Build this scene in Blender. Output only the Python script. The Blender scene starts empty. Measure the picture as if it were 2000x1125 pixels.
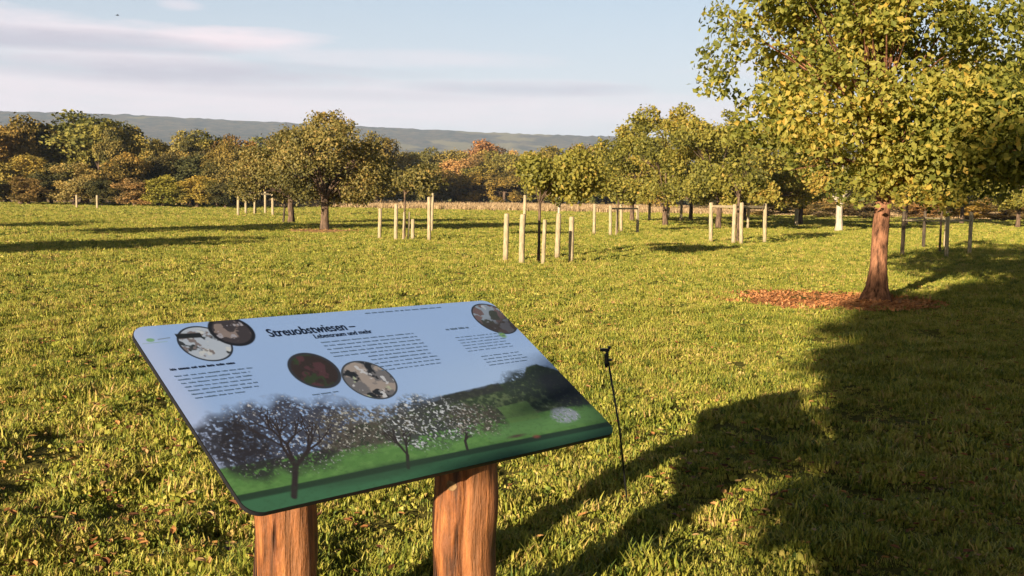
import bpy, math, random
import numpy as np
from mathutils import Vector, Matrix
rng = np.random.default_rng(11); random.seed(11)
sc = bpy.context.scene; col = sc.collection
R = math.radians

# ------------------------------------------------------------------ camera
F, CW, CH, EYE, YH = 2100.0, 2000.0, 1125.0, 1.5, 385.0
pitch = math.atan((CH/2-YH)/F); roll = R(1.0)
fw = Vector((0, math.cos(pitch), -math.sin(pitch))); up0 = Vector((0, math.sin(pitch), math.cos(pitch))); rt0 = Vector((1, 0, 0))
rt = rt0*math.cos(roll)+up0*math.sin(roll); up = up0*math.cos(roll)-rt0*math.sin(roll)
cam = bpy.data.cameras.new('camera'); cam.sensor_width = 36; cam.lens = 36*F/CW; cam.clip_end = 20000; cam.clip_start = .05
co = bpy.data.objects.new('camera', cam); col.objects.link(co)
co.matrix_world = Matrix(((rt.x, up.x, -fw.x, 0), (rt.y, up.y, -fw.y, 0), (rt.z, up.z, -fw.z, EYE), (0, 0, 0, 1)))
sc.camera = co
def gnd(u, v, z=0.0):                       # where the sight line through a point of the photo meets the meadow
    d = fw + rt*((u-CW/2)/F) - up*((v-CH/2)/F)
    k = (z-EYE)/d.z
    return Vector((0, 0, EYE)) + d*k
def at(u, Y):                               # a spot on the meadow at distance Y along the view, in the direction of column u
    d = fw + rt*((u-CW/2)/F) - up*((YH+(u-1000)*.01746-CH/2)/F)
    return Vector((d.x/d.y*Y, Y, 0))
def hgt(px, Y): return px/F*Y

# ------------------------------------------------------------------ light
SUN_EL, SUN_AZ = R(12.2), R(180+29.3)
sd = Vector((math.sin(SUN_AZ)*math.cos(SUN_EL), math.cos(SUN_AZ)*math.cos(SUN_EL), math.sin(SUN_EL)))
sun = bpy.data.lights.new('sun', 'SUN'); sun.energy = 5.0; sun.angle = R(.53); sun.color = (1, .84, .64)
so = bpy.data.objects.new('sun', sun); col.objects.link(so); so.rotation_euler = (-sd).to_track_quat('-Z', 'Y').to_euler(); so.location = (0, 0, 60)
sc.view_settings.view_transform = 'Standard'; sc.view_settings.look = 'None'; sc.view_settings.exposure = 1.48; sc.view_settings.gamma = 1
sc.cycles.max_bounces = 6; sc.cycles.transparent_max_bounces = 4; sc.cycles.volume_bounces = 0
sc.cycles.use_adaptive_sampling = True

class NT:
    def __init__(s, t): s.t = t; s.n = t.nodes; s.l = t.links; s.n.clear()
    def new(s, ty, **k):
        n = s.n.new(ty)
        for a, b in k.items():
            if a.startswith('i_'):
                n.inputs[int(a[2:]) if a[2:].isdigit() else a[2:].replace('_', ' ')].default_value = b
            else: setattr(n, a, b)
        return n
    def link(s, a, b): s.l.new(a, b)
    def math(s, op, a, b=None, c=None, clamp=False):
        n = s.n.new('ShaderNodeMath'); n.operation = op; n.use_clamp = clamp
        for i, x in enumerate((a, b, c)):
            if x is None: continue
            if isinstance(x, (int, float)): n.inputs[i].default_value = x
            else: s.l.new(x, n.inputs[i])
        return n.outputs[0]
    def mix(s, f, a, b, ty='MIX'):
        n = s.n.new('ShaderNodeMix'); n.data_type = 'RGBA'; n.blend_type = ty
        for i, x in ((0, f), (6, a), (7, b)):
            if isinstance(x, (int, float)): n.inputs[i].default_value = x
            elif isinstance(x, tuple): n.inputs[i].default_value = (*x, 1)
            else: s.l.new(x, n.inputs[i])
        return n.outputs[2]
    def ramp(s, f, stops):
        n = s.n.new('ShaderNodeValToRGB'); e = n.color_ramp.elements
        while len(e) < len(stops): e.new(.5)
        for i, (p, c) in enumerate(stops): e[i].position = p; e[i].color = (*c, 1)
        s.l.new(f, n.inputs[0]); return n.outputs[0]
    def noise(s, scale, detail=3, rough=.55, vec=None):
        n = s.n.new('ShaderNodeTexNoise'); n.inputs['Scale'].default_value = scale; n.inputs['Detail'].default_value = detail; n.inputs['Roughness'].default_value = rough
        if vec: s.l.new(vec, n.inputs['Vector'])
        return n.outputs[0]

def mat(name):
    m = bpy.data.materials.new(name); m.use_nodes = True; t = NT(m.node_tree); o = t.new('ShaderNodeOutputMaterial'); return m, t, o
def bsdf(t, o, colr, rough=.8, spec=.2, bump=None, bstr=.3, bdist=.02):
    b = t.new('ShaderNodeBsdfPrincipled'); b.inputs['Roughness'].default_value = rough; b.inputs['Specular IOR Level'].default_value = spec
    if isinstance(colr, tuple): b.inputs['Base Color'].default_value = (*colr, 1)
    else: t.link(colr, b.inputs['Base Color'])
    if bump is not None:
        n = t.new('ShaderNodeBump'); n.inputs['Strength'].default_value = bstr; n.inputs['Distance'].default_value = bdist
        t.link(bump, n.inputs['Height']); t.link(n.outputs[0], b.inputs['Normal'])
    t.link(b.outputs[0], o.inputs[0]); return b

# ------------------------------------------------------------------ sky
w = bpy.data.worlds.new('World'); sc.world = w; w.use_nodes = True; t = NT(w.node_tree)
sky = t.new('ShaderNodeTexSky', sky_type='NISHITA', sun_disc=False, sun_elevation=SUN_EL, sun_rotation=SUN_AZ, air_density=1.0, dust_density=1.6, ozone_density=1.2, altitude=200)
tc = t.new('ShaderNodeTexCoord'); sep = t.new('ShaderNodeSeparateXYZ'); t.link(tc.outputs['Generated'], sep.inputs[0])
az = t.math('ARCTAN2', sep.outputs[0], sep.outputs[1]); el = t.math('ARCSINE', sep.outputs[2])
cmb = t.new('ShaderNodeCombineXYZ'); t.link(t.math('MULTIPLY', az, 3.0), cmb.inputs[0]); t.link(t.math('MULTIPLY', el, 17.0), cmb.inputs[1])
n1 = t.noise(3.2, 7, .62, cmb.outputs[0]); n2 = t.noise(7, 5, .6, cmb.outputs[0])
nz = t.math('SUBTRACT', t.math('ADD', t.math('MULTIPLY', n1, .7), t.math('MULTIPLY', n2, .3)), .5)
def cloud(u, v, wu, wv, amt):               # a soft bank of cloud at a bearing and height above the horizon
    a0 = math.atan((u-1000)/F); e0 = (385+(u-1000)*.0175-v)/F
    dx = t.math('MULTIPLY', t.math('SUBTRACT', az, a0), F/wu); dy = t.math('MULTIPLY', t.math('SUBTRACT', el, e0), F/wv)
    r2 = t.math('ADD', t.math('MULTIPLY', dx, dx), t.math('MULTIPLY', dy, dy))
    r2 = t.math('ADD', r2, t.math('MULTIPLY', nz, -5.5))
    return t.math('MULTIPLY', t.math('SUBTRACT', 1.0, t.math('MULTIPLY', r2, .5), None, True), amt)
def total(L):
    a = L[0]
    for b in L[1:]: a = t.math('MAXIMUM', a, b)
    return a
lit = total([cloud(455, 92, 150, 18, 1), cloud(60, 86, 210, 22, .8), cloud(235, 140, 190, 20, .7), cloud(330, 100, 120, 12, .6), cloud(352, 36, 32, 9, .45), cloud(690, 128, 130, 10, .35), cloud(300, 205, 750, 44, .75), cloud(900, 215, 600, 32, .6), cloud(760, 120, 260, 14, .35), cloud(1000, 168, 170, 9, .35), cloud(-500, 60, 300, 30, .7), cloud(1700, 150, 300, 20, .4), cloud(2500, 90, 300, 30, .6)])
drk = total([cloud(60, 104, 280, 17, .85), cloud(320, 156, 290, 20, .8), cloud(620, 190, 300, 10, .35), cloud(560, 142, 150, 9, .35), cloud(1010, 178, 190, 12, .6), cloud(720, 150, 120, 7, .2), cloud(430, 104, 100, 5, .2)])
elp = t.math('MAXIMUM', el, 0.0)
veil = t.math('POWER', t.math('SUBTRACT', 1.0, t.math('DIVIDE', elp, .42), None, True), 3.0)
base = t.mix(t.math('MULTIPLY', t.math('SUBTRACT', 1.0, t.math('DIVIDE', elp, .5), None, True), .55), sky.outputs[0], (3.9, 4.9, 6.5))
base = t.mix(t.math('MULTIPLY', veil, .93), base, (6.7, 6.1, 6.35))
base = t.mix(lit, base, (7.2, 6.1, 6.4))
base = t.mix(drk, base, (4.0, 3.8, 4.5))
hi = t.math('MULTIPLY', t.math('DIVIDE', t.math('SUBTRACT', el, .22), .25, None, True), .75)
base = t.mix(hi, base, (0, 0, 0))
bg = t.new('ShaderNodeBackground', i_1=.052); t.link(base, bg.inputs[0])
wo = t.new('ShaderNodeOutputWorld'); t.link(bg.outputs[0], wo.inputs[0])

# ------------------------------------------------------------------ mesh helpers
def link(name, me, m, parent=None, loc=None):
    o = bpy.data.objects.new(name, me); col.objects.link(o)
    if m is not None and me is not None:
        for x in (m if isinstance(m, (list, tuple)) else [m]): me.materials.append(x)
    if parent is not None: o.parent = parent
    if loc is not None: o.location = loc
    return o
def tag(o, label=None, cat=None, group=None, kind=None):
    for k, v in (('label', label), ('category', cat), ('group', group), ('kind', kind)):
        if v: o[k] = v
    return o
def empty(name, loc, label, cat, group=None, rz=0):
    o = bpy.data.objects.new(name, None); col.objects.link(o); o.location = loc; o.rotation_euler = (0, 0, rz); o.empty_display_size = .1
    return tag(o, label, cat, group)
def copy_tree(o, parent=None):
    c = o.copy(); col.objects.link(c)
    if parent is not None: c.parent = parent
    for ch in list(o.children): copy_tree(ch, c)
    return c
def np_mesh(name, V, Q, smooth=False, attr=None, attrv=None, colr=None, tri=False):
    k = 3 if tri else 4
    V = np.asarray(V, np.float32); Q = np.asarray(Q, np.int32)
    me = bpy.data.meshes.new(name); me.vertices.add(len(V)); me.vertices.foreach_set('co', V.ravel())
    me.loops.add(Q.size); me.loops.foreach_set('vertex_index', Q.ravel())
    me.polygons.add(len(Q)); me.polygons.foreach_set('loop_start', np.arange(len(Q), dtype=np.int32)*k)
    try: me.polygons.foreach_set('loop_total', np.full(len(Q), k, np.int32))
    except Exception: pass
    me.polygons.foreach_set('use_smooth', np.full(len(Q), smooth))
    if attrv is not None:
        a = me.attributes.new(attr, 'FLOAT', 'POINT'); a.data.foreach_set('value', np.asarray(attrv, np.float32))
    if colr is not None:
        a = me.color_attributes.new('art', 'FLOAT_COLOR', 'POINT'); a.data.foreach_set('color', np.asarray(colr, np.float32).ravel())
    me.update(calc_edges=True); me.validate(); return me
class MB:                                    # collects tubes and boxes into one mesh
    def __init__(s): s.v = []; s.f = []
    def tube(s, pts, rad, n=8, cap=True, jit=0.0, cs=None):
        pts = [Vector(p) for p in pts]; b = len(s.v)
        ref = Vector((1, 0, 0)) if abs((pts[-1]-pts[0]).normalized().x) < .8 else Vector((0, 1, 0))
        for i, p in enumerate(pts):
            d = (pts[min(i+1, len(pts)-1)]-pts[max(i-1, 0)]).normalized()
            x = (ref-d*ref.dot(d)).normalized(); y = d.cross(x)
            for k in range(n):
                a = 2*math.pi*k/n; r = rad[i]*(1+(random.uniform(-jit, jit) if jit else 0))
                if cs: r *= cs(a, i/max(1, len(pts)-1))
                s.v.append(p+(x*math.cos(a)+y*math.sin(a))*r)
        for i in range(len(pts)-1):
            for k in range(n):
                s.f.append((b+i*n+k, b+i*n+(k+1) % n, b+(i+1)*n+(k+1) % n, b+(i+1)*n+k))
        if cap:
            s.f.append(tuple(b+k for k in range(n))[::-1]); s.f.append(tuple(b+(len(pts)-1)*n+k for k in range(n)))
        return s
    def box(s, c, sx, sy, sz, rz=0, ax=None):
        b = len(s.v); M = ax if ax is not None else Matrix.Rotation(rz, 3, 'Z')
        for i in (-1, 1):
            for j in (-1, 1):
                for k in (-1, 1): s.v.append(Vector(c)+M@Vector((i*sx/2, j*sy/2, k*sz/2)))
        for q in ((0, 1, 3, 2), (4, 6, 7, 5), (0, 4, 5, 1), (2, 3, 7, 6), (0, 2, 6, 4), (1, 5, 7, 3)): s.f.append(tuple(b+i for i in q))
        return s
    def mesh(s, name, smooth=True, bevel=0):
        me = bpy.data.meshes.new(name); me.from_pydata([tuple(v) for v in s.v], [], s.f)
        if smooth:
            me.polygons.foreach_set('use_smooth', [len(p.vertices) == 4 for p in me.polygons])
        me.update(); return me

# ------------------------------------------------------------------ terrain
def vnoise(x, y, seed=0):
    xi = np.floor(x).astype(int); yi = np.floor(y).astype(int); fx = x-xi; fy = y-yi
    fx = fx*fx*(3-2*fx); fy = fy*fy*(3-2*fy)
    def h(a, b):
        n = np.sin(a*127.1+b*311.7+seed*74.7)*43758.5453; return n-np.floor(n)
    return (h(xi, yi)*(1-fx)+h(xi+1, yi)*fx)*(1-fy)+(h(xi, yi+1)*(1-fx)+h(xi+1, yi+1)*fx)*fy
def ground_z(x, y):
    r = np.hypot(x, y)
    z = (vnoise(x*1.6, y*1.6, 1)-.5)*.05*np.clip(1-r/60, 0, 1)+(vnoise(x*3.3, y*3.3, 2)-.5)*.11*np.clip(1-r/25, 0, 1)
    z = z+(vnoise(x*.3, y*.3, 3)-.5)*.12*np.clip(r/20-.2, 0, 1)*np.clip(1.6-r/110, 0, 1)
    s = np.clip((r-235)/500, 0, 1); z = z-34*s*s*(3-2*s)
    return z
prof_u = np.array([-900, -400, 0, 150, 250, 400, 520, 700, 800, 1000, 1190, 1400, 1700, 2100, 2900])
prof_v = np.array([196, 205, 214, 218, 222, 231, 236, 245, 250, 257, 266, 272, 282, 300, 330])
def hill_angle(a):                            # how high the ridge stands over the horizon, by bearing
    u = 1000+F*np.tan(np.clip(a, -.85, .85)); v = np.interp(u, prof_u, prof_v)
    return (385+(u-1000)*.0175-v)/F/np.sqrt(1+np.tan(np.clip(a, -.85, .85))**2)
rad = np.concatenate([np.arange(.0, 14, .11), np.geomspace(14, 240, 150)[1:], np.geomspace(250, 7000, 60)])
ang = np.concatenate([np.linspace(-math.pi, -.75, 70, endpoint=False), np.linspace(-.75, .75, 520), np.linspace(.75, math.pi, 71)[1:-1]])
A, RR = np.meshgrid(ang, np.maximum(rad, .02)); X = np.sin(A)*RR; Y = np.cos(A)*RR
Z = ground_z(X, Y)
nr, na = A.shape; idx = np.arange(nr*na).reshape(nr, na)
Q = np.stack([idx[:-1], np.roll(idx, -1, 1)[:-1], np.roll(idx, -1, 1)[1:], idx[1:]], -1).reshape(-1, 4)[:, ::-1]
m, t, o = mat('meadow_soil')
ge = t.new('ShaderNodeNewGeometry'); P = ge.outputs['Position']
c = t.ramp(t.noise(9, 5, .7, P), [(.3, (.075, .075, .016)), (.5, (.17, .155, .03)), (.7, (.27, .235, .05))])
big = t.ramp(t.noise(.35, 4, .6, P), [(.35, (.14, .17, .032)), (.5, (.25, .24, .045)), (.68, (.33, .28, .06))])
sx0 = t.new('ShaderNodeSeparateXYZ'); t.link(P, sx0.inputs[0])
c = t.mix(.55, c, big)
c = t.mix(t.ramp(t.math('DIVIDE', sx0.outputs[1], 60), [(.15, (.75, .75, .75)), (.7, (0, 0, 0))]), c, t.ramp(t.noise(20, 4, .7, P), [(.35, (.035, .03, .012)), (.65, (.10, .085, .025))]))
sx = t.new('ShaderNodeSeparateXYZ'); t.link(P, sx.inputs[0])
str_ = t.math('ADD', sx.outputs[1], t.math('MULTIPLY', t.noise(.05, 3, .5, P), 40))
dry = t.ramp(t.math('DIVIDE', str_, 400), [(.0, (0, 0, 0)), (.335, (0, 0, 0)), (.37, (1, 1, 1)), (.9, (1, 1, 1))])
c = t.mix(dry, c, t.mix(t.noise(.25, 4, .6, P), (.36, .25, .13), (.48, .34, .19)))
far = t.ramp(t.math('DIVIDE', str_, 1000), [(.0, (0, 0, 0)), (.29, (0, 0, 0)), (.32, (1, 1, 1))])
c = t.mix(far, c, t.ramp(t.noise(.011, 8, .7, P), [(.35, (.035, .05, .016)), (.5, (.09, .085, .03)), (.62, (.15, .10, .04)), (.7, (.14, .17, .05))]))
bsdf(t, o, c, .95, .05, t.noise(14, 4, .7, P), .6, .05)
MEADOW = m
link('meadow_ground', np_mesh('meadow_ground', np.stack([X, Y, Z], -1).reshape(-1, 3), Q, True), m)['kind'] = 'structure'

# the long wooded ridge across the valley
na, nr = 420, 26
A, K = np.meshgrid(np.linspace(-.85, .8, na), np.linspace(0, 1, nr)); RR = 1500+2000*K
H = hill_angle(A)*3300
prof = np.clip(K/.9, 0, 1)**1.3*np.where(K > .9, 1-(K-.9)*1.2, 1)
Zh = -36+(H+36)*prof
Xh, Yh = np.sin(A)*RR, np.cos(A)*RR
Zh = Zh+(vnoise(Xh/90, Yh/90, 5)-.5)*10*K*(K < .85)+(vnoise(Xh/13, Yh/13, 6)-.5)*5+(vnoise(Xh/300, Yh/300, 7)-.5)*22*(1-K)*K*3
idx = np.arange(nr*na).reshape(nr, na); Q = np.stack([idx[:-1, :-1], idx[:-1, 1:], idx[1:, 1:], idx[1:, :-1]], -1).reshape(-1, 4)[:, ::-1]
m, t, o = mat('far_forest'); ge = t.new('ShaderNodeNewGeometry'); P = ge.outputs['Position']
c = t.ramp(t.noise(.03, 9, .8, P), [(.4, (.02, .025, .015)), (.5, (.07, .06, .035)), (.58, (.13, .09, .05)), (.66, (.11, .12, .05))])
patch = t.ramp(t.noise(.0035, 3, .5, P), [(.58, (0, 0, 0)), (.62, (1, 1, 1))])
c = t.mix(t.math('MULTIPLY', patch, .6), c, (.26, .22, .09)); bsdf(t, o, c, 1, 0)
link('hills', np_mesh('hills', np.stack([Xh, Yh, Zh], -1).reshape(-1, 3), Q, True), m)['kind'] = 'structure'

# air between here and the ridge
m = bpy.data.materials.new('air'); m.use_nodes = True; t = NT(m.node_tree); o = t.new('ShaderNodeOutputMaterial')
pv = t.new('ShaderNodeVolumePrincipled'); pv.inputs['Color'].default_value = (.60, .76, 1, 1); pv.inputs['Density'].default_value = 1.45e-4; pv.inputs['Anisotropy'].default_value = 0
t.link(pv.outputs[0], o.inputs['Volume'])
hz = link('haze', MB().box((0, 0, 135), 15000, 15000, 350).mesh('haze', False), m); hz['kind'] = 'stuff'; tag(hz, 'thin bluish air lying over the valley before the ridge')

# ------------------------------------------------------------------ materials of plants
def leaf_mat(name, cols, trans=.35, rough=.55, objcol=False):
    m, t, o = mat(name); a = t.new('ShaderNodeAttribute', attribute_name='rnd')
    f = a.outputs['Fac']; c = t.ramp(f, [(i/(len(cols)-1), x) for i, x in enumerate(cols)])
    if objcol:
        oi = t.new('ShaderNodeObjectInfo'); c = t.mix(1, c, oi.outputs['Color'], 'MULTIPLY')
    d = t.new('ShaderNodeBsdfPrincipled'); d.inputs['Roughness'].default_value = rough; d.inputs['Specular IOR Level'].default_value = .25; t.link(c, d.inputs['Base Color'])
    tr = t.new('ShaderNodeBsdfTranslucent'); t.link(t.mix(1, c, (1.25, 1.3, .5), 'MULTIPLY'), tr.inputs[0])
    mx = t.new('ShaderNodeMixShader', i_0=trans); t.link(d.outputs[0], mx.inputs[1]); t.link(tr.outputs[0], mx.inputs[2]); t.link(mx.outputs[0], o.inputs[0]); return m
def bark_mat(name, c1, c2, sc_=14):
    m, t, o = mat(name); tc = t.new('ShaderNodeTexCoord'); mp = t.new('ShaderNodeMapping'); mp.inputs['Scale'].default_value = (1, 1, .22); t.link(tc.outputs['Object'], mp.inputs[0])
    n = t.noise(sc_, 6, .7, mp.outputs[0]); bsdf(t, o, t.ramp(n, [(.36, c1), (.62, c2)]), .9, .1, n, .9, .03); return m
LEAF_R = leaf_mat('leaf_green_gold', [(.06, .068, .015), (.13, .145, .026), (.25, .25, .045), (.40, .34, .065), (.54, .34, .06)], .42)
LEAF_Y = leaf_mat('leaf_yellow_green', [(.085, .085, .02), (.17, .165, .03), (.26, .235, .042), (.36, .29, .055), (.45, .27, .055)], .35)
LEAF_W = leaf_mat('leaf_autumn_tinted', [(.22, .28, .2), (.55, .6, .45), (1.15, 1.1, .95), (1.5, 1.35, 1.0), (1.75, 1.4, .95)], .14, .7, True)
LEAF_A = leaf_mat('leaf_olive_brown', [(.04, .04, .014), (.11, .10, .026), (.22, .175, .045), (.33, .21, .06)], .2)
BARK_R = bark_mat('bark_red_brown', (.04, .02, .012), (.34, .16, .085), 19)
BARK_D = bark_mat('bark_grey_brown', (.04, .028, .02), (.19, .125, .08))
BARK_P = bark_mat('bark_limewashed', (.30, .25, .18), (.50, .43, .33))
WOOD = bark_mat('peeled_stake_wood', (.26, .20, .115), (.46, .37, .23), 20)

def leaves(C, size, nrm=None, seed=0, asp=.62, spread=1.0):
    g = np.random.default_rng(seed); n = len(C)
    N = g.normal(size=(n, 3))
    if nrm is not None: N = N*spread+nrm
    N /= np.linalg.norm(N, axis=1)[:, None]+1e-9
    T = g.normal(size=(n, 3)); T -= N*(T*N).sum(1)[:, None]; T /= np.linalg.norm(T, axis=1)[:, None]+1e-9
    B = np.cross(N, T); s = (size*g.uniform(.6, 1.3, n))[:, None]
    V = np.stack([C-T*s*.5, C+B*s*asp*.5+N*s*.10-T*s*.05, C+T*s*.55, C-B*s*asp*.5+N*s*.10-T*s*.05], 1)
    return V.reshape(-1, 3), np.arange(n*4).reshape(-1, 4)
def fbm3(P, s, seed):
    return (vnoise(P[:, 0]*s+P[:, 2]*s*.7, P[:, 1]*s-P[:, 2]*s*.6, seed)+vnoise(P[:, 2]*s*1.1, (P[:, 0]+P[:, 1])*s*.8, seed+3))*.5
def crown(seed, lob, n, size, asp=.62, gap=.0, hue_s=.8, droop=.0):
    """leaf cloud from lobes (x,y,z,r): most leaves near lobe surfaces, thin inside"""
    g = np.random.default_rng(seed); lob = np.array(lob); vol = lob[:, 3]**2; k = g.choice(len(lob), n, p=vol/vol.sum())
    d = g.normal(size=(n, 3)); d /= np.linalg.norm(d, axis=1)[:, None]
    rr = lob[k, 3]*(g.uniform(.2, 1, n)**.45)*(1+.22*g.normal(size=n)*.6)
    C = lob[k, :3]+d*rr[:, None]*np.array([1, 1, .82])
    if gap: C = C[fbm3(C, 1.0/gap, seed) > .37]
    ctr = lob[:, :3].mean(0); out = C-ctr; out /= np.linalg.norm(out, axis=1)[:, None]+1e-9
    out[:, 2] += .35
    V, Q = leaves(C, size, out*.9, seed+1, asp)
    lr = g.uniform(-.17, .17, len(lob))
    hv = .5+lr[k][:len(C)]*0 + (fbm3(C, hue_s, seed+9)-.5)*1.0+g.normal(size=len(C))*.16
    return V, Q, np.repeat(np.clip(hv, 0.02, .98), 4)
def lobes_ellipsoid(seed, n, cx, cy, cz, rx, ry, rz, r0, r1, flat=.0):
    g = np.random.default_rng(seed); L = []
    for i in range(n):
        d = g.normal(size=3); d /= np.linalg.norm(d); q = g.uniform(.35, 1)**.5
        r = g.uniform(r0, r1); L.append((cx+d[0]*(rx-r*.7)*q, cy+d[1]*(ry-r*.7)*q, cz+d[2]*(rz-r*.7)*q, r))
    return L
def trunk_mb(seed, h, r, lob, nlimb, lean=(0, 0), sides=9, flare=1.5):
    g = random.Random(seed); mb = MB(); pts = []; N = 7
    for i in range(N):
        f = i/(N-1); pts.append((lean[0]*f+g.uniform(-.04, .04)*r*3*(i > 0), lean[1]*f+g.uniform(-.04, .04)*r*3*(i > 0), -.05+(h+.05)*f))
    rad_ = [r*(flare if i == 0 else (1+(flare-1)*.25 if i == 1 else 1-.12*i/N)) for i in range(N)]
    mb.tube(pts, rad_, sides, False, .06)
    top = Vector(pts[-1]); L = sorted(lob, key=lambda q: g.random())[:nlimb]
    for q in L:
        e = Vector(q[:3]); f = g.uniform(.0, .35); s = top.lerp(Vector(pts[-2]), f)
        d = e-s; mid = s+d*.45+Vector((d.x*-.08, d.y*-.08, .12*d.length))
        r1 = r*g.uniform(.32, .5)
        mb.tube([s, s.lerp(mid, .5)+Vector((g.uniform(-.05, .05), g.uniform(-.05, .05), .02)), mid, e], [r1, r1*.75, r1*.5, r1*.15], 5, False)
        for j in range(3):
            e2 = e+Vector((g.uniform(-1, 1), g.uniform(-1, 1), g.uniform(-.6, 1)))*q[3]
            mb.tube([mid, mid.lerp(e2, .5)+Vector((0, 0, .05)), e2], [r1*.4, r1*.2, r1*.06], 4, False)
    return mb

def make_tree(name, loc, label, cat, seed, lob, nleaf, size, leafm, barkm, trunk_h, trunk_r, nlimb=8, gap=0, lean=(0, 0), group=None, asp=.62, flare=1.5, hue_s=.8, color=None):
    e = empty(name, loc, label, cat, group)
    link('trunk', trunk_mb(seed, trunk_h, trunk_r, lob, nlimb, lean, 12 if trunk_r > .1 else 8, flare).mesh('trunk'), barkm, e)
    V, Q, hv = crown(seed, lob, nleaf, size, asp, gap, hue_s)
    c = link('crown', np_mesh('crown', V, Q, False, 'rnd', hv), leafm, e)
    if color: c.color = (*color, 1)
    return e

# ------------------------------------------------------------------ the big tree right of the board, and its neighbours
pR = gnd(1710, 592); pR.z = 0; dR = pR.y
TREE_POS = pR
lob = []
g = np.random.default_rng(5)
lob += lobes_ellipsoid(5, 44, .35, 0, 3.2, 2.75, 2.6, 1.75, .34, .68)
lob += lobes_ellipsoid(63, 16, .3, -1.1, 2.6, 2.1, 1.3, 1.0, .34, .6)
lob += lobes_ellipsoid(64, 14, 1.9, -.3, 2.7, 1.5, 1.5, 1.1, .34, .6)
lob += lobes_ellipsoid(6, 22, .5, .2, 4.9, 2.5, 2.4, 1.4, .34, .65)
lob += lobes_ellipsoid(66, 16, -.9, -.3, 4.7, 1.5, 1.4, 1.1, .34, .55)
lob += lobes_ellipsoid(61, 14, -1.3, -.2, 3.9, 1.5, 1.4, 1.3, .3, .5)
lob += [(-2.45, 0, 3.6, .42), (-2.3, .3, 4.25, .42), (-2.55, .1, 3.2, .3), (-2.05, .1, 2.4, .35), (-2.1, 0, 4.8, .35), (-1.9, -.3, 2.75, .42), (-1.5, .1, 5.2, .45), (-1.2, -.4, 2.15, .42), (.1, -.6, 1.75, .42), (.7, -.7, 1.75, .45), (1.5, -.2, 1.95, .5), (-.6, -.5, 1.75, .4), (2.3, -.2, 2.2, .5), (1.1, .6, 1.7, .4)]
make_tree('orchard_tree', pR, 'tall leafy orchard tree with a reddish trunk rising from a woodchip ring', 'tree', 7, lob, 48000, .092, LEAF_R, BARK_R, 1.75, .13, 26, .5, (.06, .0), 'orchard trees on the meadow', .72, 2.2, .7)
p = gnd(2035, 566); p.z = 0
lob = lobes_ellipsoid(15, 36, .2, .1, 3.5, 2.6, 2.5, 1.9, .4, .75)+[(-2.0, 0, 2.3, .5), (-1.2, -.4, 2.0, .5), (-1.7, .2, 1.8, .4)]
make_tree('orchard_tree', p, 'dark shaded orchard tree cut off by the right edge of the photo', 'tree', 17, lob, 17000, .095, LEAF_R, BARK_D, 1.75, .15, 22, .5, (0, 0), 'orchard trees on the meadow', .72, 1.5, .7)

# trees behind and beside the viewer (outside the frame) whose shadows lie on the grass, plus right-hand ones added to block sky light
lob = lobes_ellipsoid(25, 56, .3, 0, 5.3, 3.3, 3.3, 2.5, .7, 1.1)+lobes_ellipsoid(24, 34, .2, 0, 3.8, 3.1, 3.1, 1.1, .5, .85)+lobes_ellipsoid(26, 26, .4, 0, 2.75, 1.9, 1.9, .6, .4, .65)
lob = [q for q in lob if (q[0]*.87-q[1]*.49)-q[3]*.8 > -(1.25+max(0, q[2]-2.5)*1.0)]+[(-2.3, 1.2, 4.3, .45), (-2.6, 1.5, 5.0, .5), (-1.9, 1.2, 3.6, .3)]
make_tree('orchard_tree', (-3.0, -5.4, 0), 'old orchard tree behind the viewer that shades the near grass', 'tree', 27, lob, 80000, .2, LEAF_R, BARK_D, 2.2, .22, 20, 0, (0, 0), 'orchard trees on the meadow')
for i, (x, y, h, r_) in enumerate(((-21.5, 26.5, 6.5, 3.0), (-21.5, 10, 6, 2.2), (-33, 22, 6.5, 2.6), (12, 2, 7.5, 3.2), (14.5, 10, 7, 3.2), (11, -7, 8, 3.4))):  # right-hand trees are unseen, added to cut ambient sky light
    lob = lobes_ellipsoid(30+i, 26, 0, 0, h*.72, r_, r_, h*.36, .5, .9)
    make_tree('orchard_tree', (x, y, 0), ['tall orchard tree left of the view, farther off', 'slim orchard tree left of the view, nearer', 'broad orchard tree farthest left of the view', 'tall unseen tree added right of the view to block sky light, second from the viewer', 'unseen tree added right of the view to block sky light, third from the viewer', 'tallest unseen tree added behind the viewer on the right to block sky light'][i], 'tree', 37+i, lob, 8000, .2, LEAF_R, BARK_D, h*.4, .16, 12, 0, (0, 0), 'orchard trees on the meadow')

# ------------------------------------------------------------------ left-hand orchard trees
def px_lobes(u0, Y, L):                      # lobes given as offsets seen from the path: (columns, height above base, radius) -> metres
    return [((du)/F*Y, random.uniform(-.5, .5)*sp/F*Y, dv/F*Y, r/F*Y) for du, dv, r, sp in L]
p = gnd(634, 450); p.z = 0
random.seed(3)
L = [(0, 195, 42, 60), (-35, 175, 35, 80), (40, 180, 35, 80), (-70, 150, 32, 90), (75, 150, 34, 90), (0, 150, 60, 160), (-45, 120, 50, 160), (50, 120, 50, 160), (95, 120, 34, 90), (-95, 115, 30, 90), (0, 95, 50, 180), (70, 85, 42, 150), (-60, 85, 40, 150), (110, 90, 28, 80), (10, 70, 34, 160), (-30, 72, 28, 140), (60, 68, 28, 140), (20, 222, 18, 20), (45, 205, 16, 20), (-10, 218, 16, 20), (-75, 185, 16, 20), (95, 165, 16, 20), (120, 130, 18, 30)]
lob = px_lobes(634, p.y, L)+px_lobes(634, p.y, [(a, b, r, 260) for a, b, r, s in L[:14]])
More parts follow.
